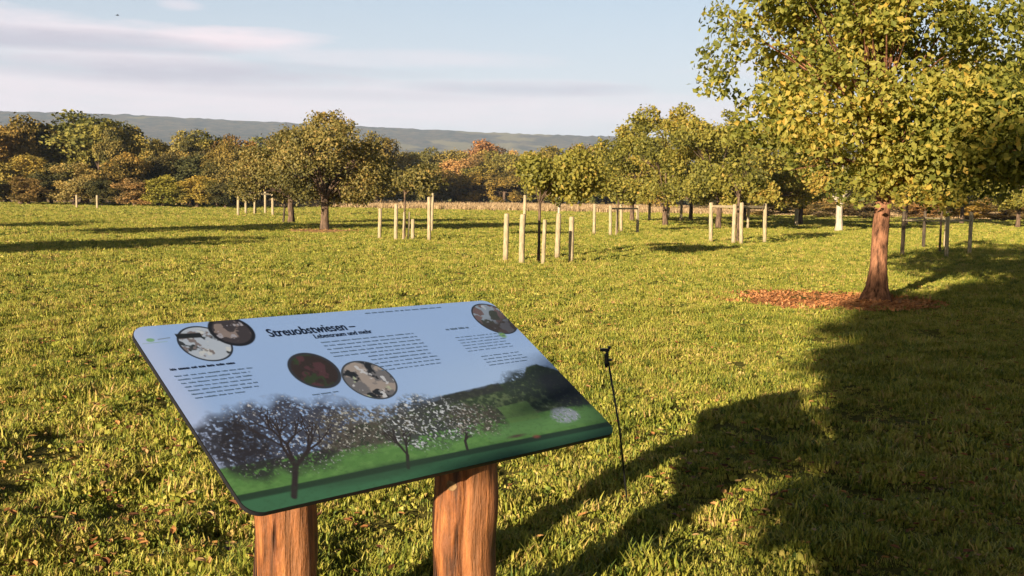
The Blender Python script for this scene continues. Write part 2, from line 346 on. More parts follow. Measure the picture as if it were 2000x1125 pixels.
make_tree('orchard_tree', p, 'large rounded olive brown orchard tree standing alone over an orange bare patch', 'tree', 41, lob, 30000, .12, LEAF_A, BARK_D, 1.35, .17, 20, .5, (0, 0), 'orchard trees on the meadow', .7, 1.35, .6)
p = gnd(568, 438); p.z = 0
L = [(-20, 150, 35, 60), (10, 165, 30, 60), (-60, 120, 36, 90), (-85, 90, 28, 90), (-30, 100, 40, 120), (20, 110, 36, 120), (-70, 60, 24, 90), (-20, 62, 26, 120), (25, 65, 24, 100), (-100, 65, 20, 60), (-45, 165, 14, 20)]
lob = px_lobes(568, p.y, L)+px_lobes(568, p.y, [(a, b, r, 220) for a, b, r, s in L[:6]])
make_tree('orchard_tree', p, 'shorter golden orchard tree behind and left of the large rounded one', 'tree', 43, lob, 15000, .13, LEAF_A, BARK_D, 1.3, .14, 12, .5, (0, 0), 'orchard trees on the meadow', .7, 1.3, .6)

# ------------------------------------------------------------------ orchard rows on the right, 55 to 90 m away
rows = [(1350, 80, 176, 190, 'orchard tree behind and between the first trees of the far orchard row', 0), (1455, 82, 172, 190, 'orchard tree behind the guard with the dark sapling, half hidden by the row', 0), (1235, 72, 168, 112, 'yellow green orchard tree at the left end of the far orchard row', (.0, .0)), (1300, 62, 205, 150, 'orchard tree of the far row with the ragged twig tips on top', 0),
        (1405, 56, 205, 165, 'broad golden orchard tree above the guard with the dark sapling', 0), (1495, 66, 190, 140, 'orchard tree second from the whitewashed trunk in the far row', 0),
        (1565, 74, 170, 130, 'small orchard tree left of the whitewashed trunk', 0), (1640, 58, 215, 175, 'orchard tree on a whitewashed trunk left of the tall tree', 0),
        (1770, 78, 170, 150, 'orchard tree seen between the trunk and the shaded guard', 0), (1880, 88, 175, 150, 'orchard tree seen behind the shaded guard', 0), (1990, 74, 190, 160, 'orchard tree of the far row at the right edge of the photo', 0)]
for i, (u, Yd, hp, wp, lab, _) in enumerate(rows):
    p = at(u, Yd); H = hgt(hp, Yd)*1.1+.3; W = hgt(wp, Yd)/2*1.6
    lob = (lobes_ellipsoid(90, 22, 0, 0, H*.42, W*.95, W*.9, H*.12, .5, .8) if i == 7 else lobes_ellipsoid(70+i, 22, 0, 0, H*.31, W*1.05, W*.9, H*.15, .45, .8))+lobes_ellipsoid(50+i, 26, 0, 0, H*.62, W, W, H*.43, .5, .95)
    make_tree('orchard_tree', p, lab, 'tree', 60+i, lob, 18000, .18, LEAF_Y, BARK_P if i == 7 else BARK_D, 1.5, .19 if i == 7 else .15, 12, .7, (0, 0), 'orchard trees on the meadow', .72, 1.25, .45)
# ragged shoots on the second tree's top are part of its own crown lobes

# ------------------------------------------------------------------ wood and hedges beyond the meadow
protos = []
for i in range(7):
    g = np.random.default_rng(100+i); W = 3.2+g.uniform(-.4, .5)
    lob = lobes_ellipsoid(100+i, 20, 0, 0, 5.3, W, W, 3.2, .8, 1.35)+lobes_ellipsoid(120+i, 12, 0, 0, 2.2, W*.95, W*.95, 1.8, .8, 1.2)
    e = empty('woodland_tree', (0, 0, 0), 'x', 'tree', 'autumn trees of the wood beyond the meadow')
    link('trunk', trunk_mb(100+i, 3.2, .2, lob, 9).mesh('trunk'), BARK_D, e)
    V, Q, hv = crown(100+i, lob, 12000, .27, .75, 1.3, .45)
    link('crown', np_mesh('crown', V, Q, False, 'rnd', hv), LEAF_W, e); protos.append(e)
OLV, BRN, YEL, DRK, RED, GRN, TAN = (.20, .165, .04), (.20, .14, .042), (.30, .23, .05), (.075, .07, .025), (.21, .13, .06), (.155, .155, .04), (.27, .19, .07)
used = [False]*7
def wood(u, Yd, top, wpx, c, lab, base_drop=0.0, name='woodland_tree', zoff=0.0):
    """a tree of the wood: column, distance, row of its top, width in the picture -> metres"""
    k = random.randrange(7)
    if used[k]: e = copy_tree(protos[k])
    else: e = protos[k]; used[k] = True
    p = at(u, Yd); yh = 385+(u-1000)*.0175
    H = (yh-top)/F*Yd+EYE-zoff; W = wpx/F*Yd
    e.location = (p.x, p.y, zoff); e.rotation_euler = (0, 0, random.uniform(0, 6.28)); s = W/7.4
    e.scale = (s*1.25, s*1.25, H/8.0); e['label'] = lab; e.name = name
    for ch in e.children:
        if ch.name.startswith('crown'): ch.color = (*[x*random.uniform(.88, 1.12) for x in c], 1)
    return e
random.seed(21)
# front edge on the left, 105 to 125 m
W1 = [(-60, 112, 240, 150, BRN, 'brown tree of the wood where it leaves the photo on the left'), (15, 118, 240, 120, OLV, 'olive tree of the wood at the far left under the ridge'),
 (75, 120, 232, 130, BRN, 'rust brown tree left of the highest green crown'), (165, 122, 222, 190, GRN, 'highest and greenest crown of the left wood'),
 (235, 125, 243, 110, OLV, 'dark olive shoulder right of the highest green crown'), (285, 120, 268, 110, BRN, 'orange brown crown below the dip of the wood'),
 (350, 124, 262, 110, TAN, 'pale orange tree top between two dark gaps'), (410, 126, 262, 110, OLV, 'olive tree above the dark hollow of the wood'), (465, 124, 262, 100, BRN, 'brown tree just left of the golden orchard tree'),
 (40, 108, 300, 120, OLV, 'lower olive tree at the foot of the wood, far left'), (145, 104, 318, 100, TAN, 'round tan bush tree in front of the highest green crown'),
 (235, 108, 300, 110, BRN, 'brown tree beside the round tan bush tree'), (310, 113, 300, 120, DRK, 'dark green tree left of the dark hollow'), (370, 113, 302, 130, DRK, 'dark green tree in the hollow of the wood'),
 (440, 110, 300, 90, BRN, 'russet tree at the right side of the dark hollow'), (100, 108, 320, 90, DRK, 'dark undergrown tree left of the round tan bush tree')]
for q in W1: wood(*q)
for u, top, wpx, c, lab in ((262, 350, 85, TAN, 'low tan bush left of the yellow bush at the meadow edge'), (318, 342, 90, YEL, 'low yellow bush at the meadow edge under the dark hollow'), (385, 344, 90, YEL, 'low golden bush right of the yellow bush'), (200, 350, 60, DRK, 'low dark bush beside the far left guard posts'), (55, 345, 90, BRN, 'low brown bush at the meadow edge, far left'), (-20, 350, 90, OLV, 'low olive bush at the left edge of the photo'), (440, 352, 70, DRK, 'low dark bush left of the railed guard')):
    wood(u, 103, top, wpx, c, lab, name='meadow_bush')['category'] = 'bush'
for i, u in enumerate(range(-90, 500, 26)):
    tp = np.interp(u, [0, 60, 110, 165, 210, 240, 280, 330, 400, 480], [243, 238, 231, 226, 230, 250, 262, 270, 266, 264])+random.uniform(4, 26)
    wood(u+random.uniform(-9, 9), random.uniform(113, 128), tp, random.uniform(60, 95), random.choice((OLV, BRN, OLV, GRN, BRN, DRK)), 'one of the many similar olive and brown trees packed inside the left wood')
for i, u in enumerate(range(660, 1260, 40)):
    wood(u+random.uniform(-9, 9), random.uniform(200, 222), random.uniform(292, 312), random.uniform(70, 100), random.choice((OLV, BRN, OLV, GRN, TAN)), 'one of the many similar small trees packed inside the far hedge at centre')
# middle, farther: 150 to 235 m
W2 = [(520, 150, 275, 130, OLV, 'olive tree behind the railed guard'), (590, 160, 285, 120, DRK, 'dark tree behind the golden orchard tree'), (690, 150, 290, 120, DRK, 'dark tree right behind the large rounded tree'),
 (735, 165, 262, 90, BRN, 'brown tree showing over the right shoulder of the large rounded tree'), (790, 175, 295, 90, TAN, 'tan tree right of the large rounded tree'), (835, 200, 300, 80, GRN, 'green tree of the far hedge above the pale railed guard'),
 (885, 205, 292, 90, GRN, 'green tree left of the red crown'), (950, 225, 276, 120, RED, 'red brown crown topping the far hedge'), (930, 200, 312, 100, OLV, 'olive tree under the red crown'), (1000, 205, 300, 90, GRN, 'green tree right below the red crown'),
 (1045, 200, 284, 100, OLV, 'taller olive tree behind the nearest guard, left'), (1110, 200, 282, 110, OLV, 'taller olive tree behind the nearest guard, right'), (1165, 205, 288, 90, TAN, 'golden tan tree left of the far orchard row'), (1215, 200, 290, 90, BRN, 'brown tree behind the start of the far orchard row'),
 (860, 190, 330, 90, OLV, 'low olive tree of the far hedge left of centre'), (925, 190, 338, 90, YEL, 'low yellow tree of the far hedge at centre'), (985, 190, 335, 90, OLV, 'low olive tree of the far hedge behind the nearest guard'), (1060, 190, 325, 110, GRN, 'low green tree behind the guard crown'), (1140, 190, 330, 100, GRN, 'low green tree right of the guard crown'), (800, 185, 335, 90, DRK, 'low dark tree of the hedge behind the pale guard'), (740, 180, 330, 100, OLV, 'low olive tree of the hedge right of the large rounded tree'), (650, 180, 330, 120, DRK, 'low dark tree behind the large trunk'), (560, 170, 320, 120, DRK, 'low dark tree behind the golden orchard tree'), (490, 140, 320, 110, BRN, 'low brown tree behind the railed guard')]
for q in W2: wood(*q)
# right: hedge and trees 105 to 150 m
W3 = [(1290, 150, 310, 120, OLV, 'olive hedge tree low behind the far orchard row, left'), (1390, 145, 305, 130, DRK, 'dark hedge tree behind the broad golden orchard tree'), (1490, 140, 310, 130, OLV, 'olive hedge tree behind the far orchard row, middle'), (1590, 135, 305, 130, BRN, 'brown hedge tree behind the small orchard tree'), (1690, 130, 310, 120, BRN, 'brown hedge tree hidden behind the tall tree trunk'),
 (1790, 122, 330, 120, TAN, 'tan hedge tree above the shaded guard'), (1880, 120, 318, 130, DRK, 'dark hedge tree behind the shaded guard'), (1965, 118, 330, 120, BRN, 'brown hedge tree at the right end of the hedge'), (2060, 118, 310, 140, OLV, 'olive hedge tree past the right end of the hedge')]
for q in W3: wood(*q)
for u, top, wpx, c, lab in ((1800, 392, 110, TAN, 'low pale tan hedge bush right of the reddish trunk'), (1890, 396, 110, YEL, 'low yellow hedge bush beyond the shaded guard'), (1965, 395, 100, TAN, 'low tan hedge bush at the right edge'), (1690, 396, 110, RED, 'low red brown hedge bush left of the reddish trunk'), (1600, 398, 90, TAN, 'low tan hedge bush behind the whitewashed trunk'), (1500, 396, 110, BRN, 'low brown hedge bush behind the far orchard row')):
    wood(u, 108, top, wpx, c, lab, name='hedge_bush')['category'] = 'bush'
for i, f in enumerate(used):
    if not f:
        for ch in list(protos[i].children): bpy.data.objects.remove(ch)
        bpy.data.objects.remove(protos[i])

# far woodland down in the valley: reads as one mass
g = np.random.default_rng(77); n = 1500
az_ = g.uniform(-.55, .5, n); rr = g.uniform(330, 1250, n)**1.0; cx, cy = np.sin(az_)*rr, np.cos(az_)*rr
k = 60; d = g.normal(size=(n*k, 3)); d /= np.linalg.norm(d, axis=1)[:, None]; d[:, 2] = np.abs(d[:, 2])
rad_ = np.repeat(g.uniform(4, 8, n), k); C = np.stack([np.repeat(cx, k), np.repeat(cy, k), np.repeat(ground_z(cx, cy), k)+1], -1)+d*rad_[:, None]*np.array([1, 1, 1.5])
V, Q = leaves(C, 3.0, d*1.2, 78, .9); hv = np.repeat(np.clip(np.repeat(g.uniform(.1, .9, n), k)+g.normal(size=n*k)*.1, 0, 1), 4)
o = link('valley_woodland', np_mesh('valley_woodland', V, Q, False, 'rnd', hv), leaf_mat('valley_leaf', [(.05, .06, .02), (.11, .11, .03), (.17, .12, .04), (.13, .15, .04)], .1)); o['kind'] = 'stuff'
tag(o, 'hazy far off woodland filling the valley below the ridge')

# ------------------------------------------------------------------ tree guards
DARKW = bark_mat('dark_stake_wood', (.035, .028, .02), (.12, .09, .06))  # darker brown stake wood
def post_mesh(h, r, lean=(0, 0), n=9, seed=0):
    g = random.Random(seed); N = 5
    mb = MB().tube([(lean[0]*i/(N-1)+g.uniform(-.004, .004), lean[1]*i/(N-1), -.12+(h+.12)*i/(N-1)) for i in range(N)]+[(lean[0], lean[1], h+r*.25)], [r*g.uniform(.95, 1.05) for _ in range(N)]+[r*.6], n)
    return mb.mesh('post')
def guard(pts, h, r_, rail_z, label, rails=(), stake=None, crown_px=None, lab_tree=None, dark=(), seed=0, rail_t=.035, post_h=None, ldark=()):
    P = [gnd(u, v) for u, v in pts]; r = r_*1.12
    for q in P: q.z = 0
    c = sum(P, Vector())/len(P); e = empty('tree_guard', c, label, 'tree guard', 'wooden tree guards on the meadow')
    for i, q in enumerate(P):
        hh = (post_h[i] if post_h else h)*random.uniform(.97, 1.03)
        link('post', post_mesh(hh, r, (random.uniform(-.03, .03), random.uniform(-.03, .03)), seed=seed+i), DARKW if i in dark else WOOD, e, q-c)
    for a, b in rails:
        d = P[b]-P[a]; M = Matrix.Rotation(math.atan2(d.y, d.x), 3, 'Z'); zz = rail_z
        link('rail', MB().box((P[a]+P[b])/2-c+Vector((0, 0, zz)), d.length+.1, .03, rail_t*2, ax=M).mesh('rail', False), WOOD, e)
    if stake:
        for k, (u, v, hs, rs) in enumerate(stake):
            q = gnd(u, v); q.z = 0; link('stake', post_mesh(hs, rs, (.03, 0), seed=seed+20+k), WOOD, e, q-c)
    return e, c
def sapling(u, v, zb, zt, wm, lab, seed, m=None, n=1500, size=.12, off=0, bark=None, r=.035):
    p = gnd(u, v); p.z = 0; hc = (zb+zt)/2
    lob = lobes_ellipsoid(seed, 12, off, 0, hc, wm/2, wm/2, (zt-zb)/2, wm*.14, wm*.24)
    return make_tree('young_tree', p, lab, 'young tree', seed, lob, n, size, m or LEAF_Y, bark or BARK_D, zb+.15, r, 8, 0, (0, 0), 'young fruit trees inside the guards', .7, 1.15)
random.seed(5)
guard([(987, 506), (1018, 516), (1115, 511), (1088, 501)], 1.08, .058, .98, 'nearest tree guard, five pale posts in the middle of the meadow', [], [(1060, 516, 1.0, .045), (1021, 503, 1.55, .04)], seed=1)
sapling(1052, 513, 1.25, 2.8, 2.35, 'young tree with a dark stem inside the nearest guard', 201, n=6500, size=.095, off=.35)
sapling(1090, 498, 1.2, 2.2, 1.0, 'slim young tree with a spotted pale stem at the back of the nearest guard', 203, n=900, size=.10, bark=BARK_P, r=.04)
guard([(741, 467), (773, 471), (838, 470), (806, 468)], 1.18, .055, 1.12, 'tree guard left of centre with slender poles between its posts', [], [(787, 471, .95, .03), (797, 470, .95, .03), (843, 452, 1.6, .05)], seed=31, post_h=[1.0, 1.2, 1.45, .7])
sapling(790, 466, 1.4, 2.7, 2.2, 'thin young tree inside the guard with slender poles', 205, LEAF_A, n=1700, size=.11, off=.5)
guard([(465, 421), (533, 421), (480, 417), (518, 418)], 1.55, .075, 1.42, 'railed tree guard far left before the wood, joined by one pale top rail', [(0, 1), (2, 3)], [(497, 419, 1.75, .07)], seed=41, rail_t=.06)
sapling(500, 419, 2.0, 3.8, 3.2, 'orange young tree inside the railed guard before the wood', 207, LEAF_A, n=1500, size=.2)
guard([(150, 406), (190, 407)], 1.05, .075, 1.0, 'two stout pale posts by the dark bush at the far left', [], seed=51)
guard([(1160, 457), (1192, 460), (1245, 457), (1213, 452)], 1.22, .06, 1.1, 'tree guard right of the nearest one, with a tan top rail', [(1, 2)], [(1203, 459, 1.1, .035)], seed=61)
sapling(1206, 456, 1.35, 3.1, 2.6, 'yellow green young tree inside the guard with a tan top rail', 209, n=1500, size=.15)
guard([(1268, 432), (1298, 434), (1330, 432), (1305, 428)], 1.75, .09, 1.62, 'far tree guard with a pale rail under the far orchard row', [(0, 1), (1, 2)], seed=71, rail_t=.06)
guard([(1388, 473), (1432, 478), (1493, 475), (1447, 478)], 1.4, .062, 1.3, 'tree guard with a wide pale top rail left of the tall tree', [(0, 1), (1, 2), (0, 2)], [(1460, 446, 2.0, .08)], seed=81, rail_t=.04)
sapling(1440, 476, 1.5, 3.2, 2.2, 'young tree with a thick dark stem inside the guard with the wide top rail', 211, n=1400, size=.14, r=.05)
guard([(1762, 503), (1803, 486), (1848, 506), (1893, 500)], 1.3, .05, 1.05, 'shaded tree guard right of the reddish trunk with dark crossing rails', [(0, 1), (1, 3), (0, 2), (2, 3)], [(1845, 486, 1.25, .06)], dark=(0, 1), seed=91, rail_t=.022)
sapling(1835, 495, 1.5, 3.0, 1.8, 'young tree inside the shaded guard', 213, n=1000, size=.12)
p = gnd(1555, 440); p.z = 0
tag(link('marker_post', post_mesh(1.0, .13, seed=7), WOOD, None, p), 'stubby pale post left of the whitewashed trunk', 'post')
# stakes bracing the golden orchard tree
p = gnd(568, 437); p.z = 0
e = empty('tree_stakes', p+Vector((0, -.5, 0)), 'dark stakes leaning together at the foot of the golden orchard tree', 'tree stake')
for x, dx in ((-.28, .1), (.28, -.1)): link('stake', post_mesh(1.7, .05, (dx*1.6, 0), seed=9), DARKW, e, (x, 0, 0))

# ------------------------------------------------------------------ woodchip ring and orange patch
def chip_bed(name, c, rx, ry, lab, nchip, colr, csize):
    N = 64; V = [(0, 0, .035)]; Fc = []
    for j, f in enumerate((.35, .7, .9, 1.0)):
        for i in range(N):
            a = 2*math.pi*i/N; q = f*(1+.07*math.sin(3*a+1)+.05*math.sin(7*a)+.03*math.sin(13*a)); V.append((rx*q*math.cos(a), ry*q*math.sin(a), (.045, .04, .03, -.03)[j]+random.uniform(-.008, .008)))
    for i in range(N): Fc.append((0, 1+i, 1+(i+1) % N))
    for j in range(3):
        for i in range(N): Fc.append((1+j*N+i, 1+(j+1)*N+i, 1+(j+1)*N+(i+1) % N, 1+j*N+(i+1) % N))
    # loose chips lying on the bed, same mesh
    b = len(V)
    for i in range(nchip):
        a = random.uniform(0, 6.283); q = random.random()**.5*1.06; x, y = rx*q*math.cos(a), ry*q*math.sin(a); s = csize*random.uniform(.5, 1.4)
        T = Vector((random.gauss(0, 1), random.gauss(0, 1), random.gauss(0, .4))).normalized(); B = T.cross(Vector((random.gauss(0, .4), random.gauss(0, .4), 1))).normalized(); cc = Vector((x, y, .05+random.uniform(-.005, .02)))
        k = len(V); V += [cc-T*s-B*s*.4, cc+T*s-B*s*.4, cc+T*s+B*s*.4, cc-T*s+B*s*.4]; Fc.append((k, k+1, k+2, k+3))
    me = bpy.data.meshes.new(name); me.from_pydata([tuple(v) for v in V], [], Fc); me.update()
    m, t, o = mat(name); ge = t.new('ShaderNodeNewGeometry')
    cc = t.ramp(t.noise(16, 6, .75, ge.outputs['Position']), [(.3, colr[0]), (.5, colr[1]), (.68, colr[2])]); bsdf(t, o, cc, .9, .1, t.noise(30, 4, .7, ge.outputs['Position']), .8, .03)
    ob = link(name, me, m, None, c); ob['kind'] = 'stuff'; tag(ob, lab); return ob
random.seed(8)
BED_C = gnd(1640, 588); BED_C.z = 0; BED = (1.62, 1.55)
BED_C = Vector((TREE_POS.x-.78, TREE_POS.y-.05, 0))
chip_bed('woodchip_mulch', BED_C, BED[0], BED[1], 'ring of orange brown woodchips around the reddish trunk', 2600, ((.20, .075, .025), (.48, .205, .075), (.64, .37, .18)), .03)
p = gnd(636, 452); p.z = 0; BED2 = p
chip_bed('bare_soil', p, 1.6, 1.5, 'patch of orange bare soil under the large rounded tree', 200, ((.25, .13, .05), (.4, .22, .09), (.5, .33, .15)), .04)

# ------------------------------------------------------------------ grass tufts (geometry nodes, nobody could count them)
gm, t, o = mat('grass_blade'); ge = t.new('ShaderNodeNewGeometry'); oi = t.new('ShaderNodeObjectInfo'); at_ = t.new('ShaderNodeAttribute', attribute_name='rnd')
rn = t.math('ADD', t.math('MULTIPLY', oi.outputs['Random'], .5), t.math('MULTIPLY', at_.outputs['Fac'], .42))
rn = t.math('ADD', rn, t.math('MULTIPLY', t.noise(.55, 7, .72, ge.outputs['Position']), .85)); rn = t.math('SUBTRACT', rn, .38)
c = t.ramp(rn, [(.08, (.06, .10, .018)), (.30, (.175, .21, .028)), (.5, (.32, .318, .045)), (.72, (.455, .395, .08)), (.92, (.50, .32, .115))])
d = t.new('ShaderNodeBsdfPrincipled'); d.inputs['Roughness'].default_value = .5; d.inputs['Specular IOR Level'].default_value = .25; t.link(c, d.inputs['Base Color'])
tr = t.new('ShaderNodeBsdfTranslucent'); t.link(c, tr.inputs[0]); mx = t.new('ShaderNodeMixShader', i_0=.2); t.link(d.outputs[0], mx.inputs[1]); t.link(tr.outputs[0], mx.inputs[2]); t.link(mx.outputs[0], o.inputs[0])
hid = bpy.data.collections.new('grass_tufts')          # instanced only
def tuft(seed, nb, h, spr, wd):
    g = np.random.default_rng(seed); V = []; Q = []; a_ = []
    for i in range(nb):
        a = g.uniform(0, 6.283); r = spr*g.uniform(0, 1)**.5; x, y = r*math.cos(a), r*math.sin(a)
        hh = h*g.uniform(.45, 1.15); b = g.uniform(0, 6.283); lean = g.uniform(.2, 1.1)*hh; dx, dy = math.cos(b), math.sin(b); wx, wy = -dy*wd/2, dx*wd/2
        k = len(V)
        V += [(x-wx, y-wy, -.01), (x+wx, y+wy, -.01), (x+wx*.8+dx*lean*.35, y+wy*.8+dy*lean*.35, hh*.6), (x-wx*.8+dx*lean*.35, y-wy*.8+dy*lean*.35, hh*.6), (x+dx*lean+wx*.15, y+dy*lean+wy*.15, hh*.95), (x+dx*lean-wx*.15, y+dy*lean-wy*.15, hh*.95)]
        Q += [(k, k+1, k+2, k+3), (k+3, k+2, k+4, k+5)]; a_ += [g.uniform()]*6
    return np_mesh('tuft', V, Q, False, 'rnd', a_)
def leafpiece(seed):
    g = np.random.default_rng(seed); s = .024; c_ = g.uniform(.2, .6)*s
    V = [(-s, 0, .0), (-.4*s, -.55*s, c_), (-.3*s, 0, .1*c_), (-.4*s, .6*s, c_*.8), (.45*s, -.45*s, c_*1.3), (.4*s, 0, .2*c_), (.4*s, .4*s, c_), (s*1.1, .1*s, c_*g.uniform(.2, 1.6))]
    return np_mesh('leaf', V, [(0, 1, 2, 3), (1, 4, 5, 2), (2, 5, 6, 3), (4, 7, 6, 5)])
def scatter(name, pts, scl, meshes, m, label):
    cl = bpy.data.collections.new(name+'_pieces')
    for me in meshes:
        oo = bpy.data.objects.new(name+'_piece', me); me.materials.append(m); cl.objects.link(oo)
    pm = bpy.data.meshes.new(name); pm.vertices.add(len(pts)); pm.vertices.foreach_set('co', np.asarray(pts, np.float32).ravel())
    a = pm.attributes.new('scl', 'FLOAT', 'POINT'); a.data.foreach_set('value', np.asarray(scl, np.float32)); pm.update()
    ob = link(name, pm, None); pm.materials.append(m)
    ng = bpy.data.node_groups.new(name, 'GeometryNodeTree'); ng.interface.new_socket('Geometry', in_out='INPUT', socket_type='NodeSocketGeometry'); ng.interface.new_socket('Geometry', in_out='OUTPUT', socket_type='NodeSocketGeometry')
    N = ng.nodes; L = ng.links; gi = N.new('NodeGroupInput'); go = N.new('NodeGroupOutput'); ci = N.new('GeometryNodeCollectionInfo'); ci.inputs[0].default_value = cl; ci.inputs['Separate Children'].default_value = True; ci.inputs['Reset Children'].default_value = True
    ip = N.new('GeometryNodeInstanceOnPoints'); ip.inputs['Pick Instance'].default_value = True
    rv = N.new('FunctionNodeRandomValue'); rv.data_type = 'FLOAT_VECTOR'; rv.inputs[0].default_value = (-.2, -.2, 0); rv.inputs[1].default_value = (.2, .2, 6.283)
    na = N.new('GeometryNodeInputNamedAttribute'); na.data_type = 'FLOAT'; na.inputs[0].default_value = 'scl'
    L.new(gi.outputs[0], ip.inputs['Points']); L.new(ci.outputs[0], ip.inputs['Instance']); L.new(rv.outputs[0], ip.inputs['Rotation']); L.new(na.outputs[0], ip.inputs['Scale']); L.new(ip.outputs[0], go.inputs[0])
    md = ob.modifiers.new('scatter', 'NODES'); md.node_group = ng; ob['kind'] = 'stuff'; tag(ob, label); return ob
def ring_pts(n, r0, r1, a0=-.72, a1=.72, seed=0, p=1.0):
    g = np.random.default_rng(seed); u = g.uniform(0, 1, n)
    r = np.sqrt(r0*r0+(r1*r1-r0*r0)*u) if p == 1 else r0*(r1/r0)**u
    a = g.uniform(a0, a1, n); x, y = np.sin(a)*r, np.cos(a)*r
    ok = (((x-BED_C.x)/BED[0])**2+((y-BED_C.y)/BED[1])**2 > .88+g.normal(size=n)*.16)&((x-BED2.x)**2+(y-BED2.y)**2 > 2.0)
    return x[ok], y[ok], r[ok], g
x1, y1, r1, g1 = ring_pts(90000, 1.6, 14, seed=1, p=0)
x2, y2, r2, g2 = ring_pts(70000, 8, 14, seed=2)
x3, y3, r3, g3 = ring_pts(210000, 13.5, 60, seed=3, p=0)
x4, y4, r4, g4 = ring_pts(90000, 50, 128, seed=4, p=0)
xx = np.concatenate([x1, x2, x3, x4]); yy = np.concatenate([y1, y2, y3, y4]); rr = np.hypot(xx, yy)
clump = vnoise(xx*1.9, yy*1.9, 21)*.4+vnoise(xx*5, yy*5, 22)*.6
keep = rng.uniform(0, 1, len(xx)) < np.clip(.1+clump*1.35, 0, 1); xx, yy, rr, clump = xx[keep], yy[keep], rr[keep], clump[keep]
s = (.1+clump*1.85)*rng.uniform(.7, 1.25, len(xx))*np.interp(rr, [2, 6, 14, 30, 60, 150], [.9, 1.0, 1.1, 1.4, 1.9, 2.7])
z = ground_z(xx, yy)
scatter('grass', np.stack([xx, yy, z], -1), s, [tuft(300+i, 24, .026+.010*(i % 3), .05, .006) for i in range(3)]+[tuft(310+i, 12, .020, .05, .021) for i in range(4)], gm, 'short yellow green meadow grass with tussocks')
dg_, t, o = mat('dry_grass_blade'); at_ = t.new('ShaderNodeAttribute', attribute_name='rnd'); bsdf(t, o, t.ramp(at_.outputs['Fac'], [(0, (.30, .20, .09)), (1, (.55, .40, .23))]), .8, .1)
xd = rng.uniform(-38, 75, 26000); yd = rng.uniform(120, 205, 26000)
scatter('dry_grass', np.stack([xd, yd, ground_z(xd, yd)], -1), rng.uniform(5, 11, len(xd)), [tuft(330+i, 20, .05, .09, .007) for i in range(3)], dg_, 'strip of tall pale dry grass in front of the far hedge')
lm, t, o = mat('fallen_leaf'); oi = t.new('ShaderNodeObjectInfo'); c = t.ramp(oi.outputs['Random'], [(0, (.07, .03, .015)), (.4, (.26, .095, .03)), (.75, (.40, .2, .06)), (1, (.42, .27, .12))]); bsdf(t, o, c, .7, .3)
xa, ya, ra, ga = ring_pts(13000, 1.8, 26, seed=9, p=0)
kp = ga.uniform(0, 1, len(xa)) < np.clip(vnoise(xa*.9, ya*.9, 31)*1.5-.45, .04, 1); xa, ya, ra = xa[kp], ya[kp], ra[kp]
scatter('fallen_leaves', np.stack([xa, ya, ground_z(xa, ya)+rng.uniform(.015, .06, len(xa))], -1), rng.uniform(.5, 1.2, len(xa)), [leafpiece(i) for i in range(4)], lm, 'scattered brown and yellow leaves fallen on the grass')

# ------------------------------------------------------------------ the information board
K = 3.4/3.5
PX, PZ, YAW, TILT, PWD, ASP = -.3797*K, EYE-.6239*K, .7911, .5618, 1.5095*K, 1.895
PHT = PWD/ASP
ax = Vector((math.cos(YAW), math.sin(YAW), 0)); ay = Vector((-math.sin(YAW)*math.cos(TILT), math.cos(YAW)*math.cos(TILT), math.sin(TILT))); an = ax.cross(ay)
PC = Vector((PX, 3.4, PZ))
# the two log posts stand under the board's middle line
def under(u, tt):
    best = min(((abs(proj_u(PC+ax*PWD*(s_-.5)+ay*PHT*(.5-tt))-u), s_) for s_ in np.linspace(0, 1, 400)))
    return PC+ax*PWD*(best[1]-.5)+ay*PHT*(.5-tt)
def proj_u(p):
    d = p-Vector((0, 0, EYE)); return 1000+F*d.dot(rt)/d.dot(fw)
pa, pb = Vector((-.697, 3.3, 0)), Vector((-.14, 3.36, 0))
board = empty('information_board', ((pa.x+pb.x)/2, (pa.y+pb.y)/2, 0), 'tilted information board with blue sky print on two reddish log posts', 'information board')
orig = Vector(board.location)
lg, t, o = mat('debarked_log'); tc = t.new('ShaderNodeTexCoord'); mp = t.new('ShaderNodeMapping'); mp.inputs['Scale'].default_value = (1, 1, .09); t.link(tc.outputs['Object'], mp.inputs[0])
n_f = t.noise(38, 6, .65, mp.outputs[0]); n_b = t.noise(7, 5, .6, mp.outputs[0]); mp2 = t.new('ShaderNodeMapping'); mp2.inputs['Scale'].default_value = (1, 1, .45); t.link(tc.outputs['Object'], mp2.inputs[0]); n_k = t.noise(10, 4, .6, mp2.outputs[0])
c = t.ramp(n_f, [(.40, (.03, .011, .005)), (.52, (.20, .063, .017)), (.63, (.42, .16, .043))])
c = t.mix(t.ramp(n_b, [(.45, (0, 0, 0)), (.62, (.5, .5, .5))]), c, (.40, .165, .055)); c = t.mix(t.ramp(n_k, [(.56, (0, 0, 0)), (.68, (.65, .65, .65))]), c, (.22, .085, .035))
crk = t.ramp(t.noise(15, 2, .4, mp.outputs[0]), [(.36, (1, 1, 1)), (.40, (0, 0, 0))]); c = t.mix(crk, c, (.05, .02, .01))
hb = t.math('SUBTRACT', t.math('ADD', n_f, n_k), t.math('MULTIPLY', crk, 1.5)); bsdf(t, o, c, .6, .35, hb, 1.0, .02)
KN, t, o = mat('pale_knot'); tcx = t.new('ShaderNodeTexCoord'); bsdf(t, o, t.ramp(t.noise(60, 3, .6, tcx.outputs['Object']), [(.3, (.10, .05, .02)), (.7, (.30, .19, .09))]), .8, .1)
random.seed(12)
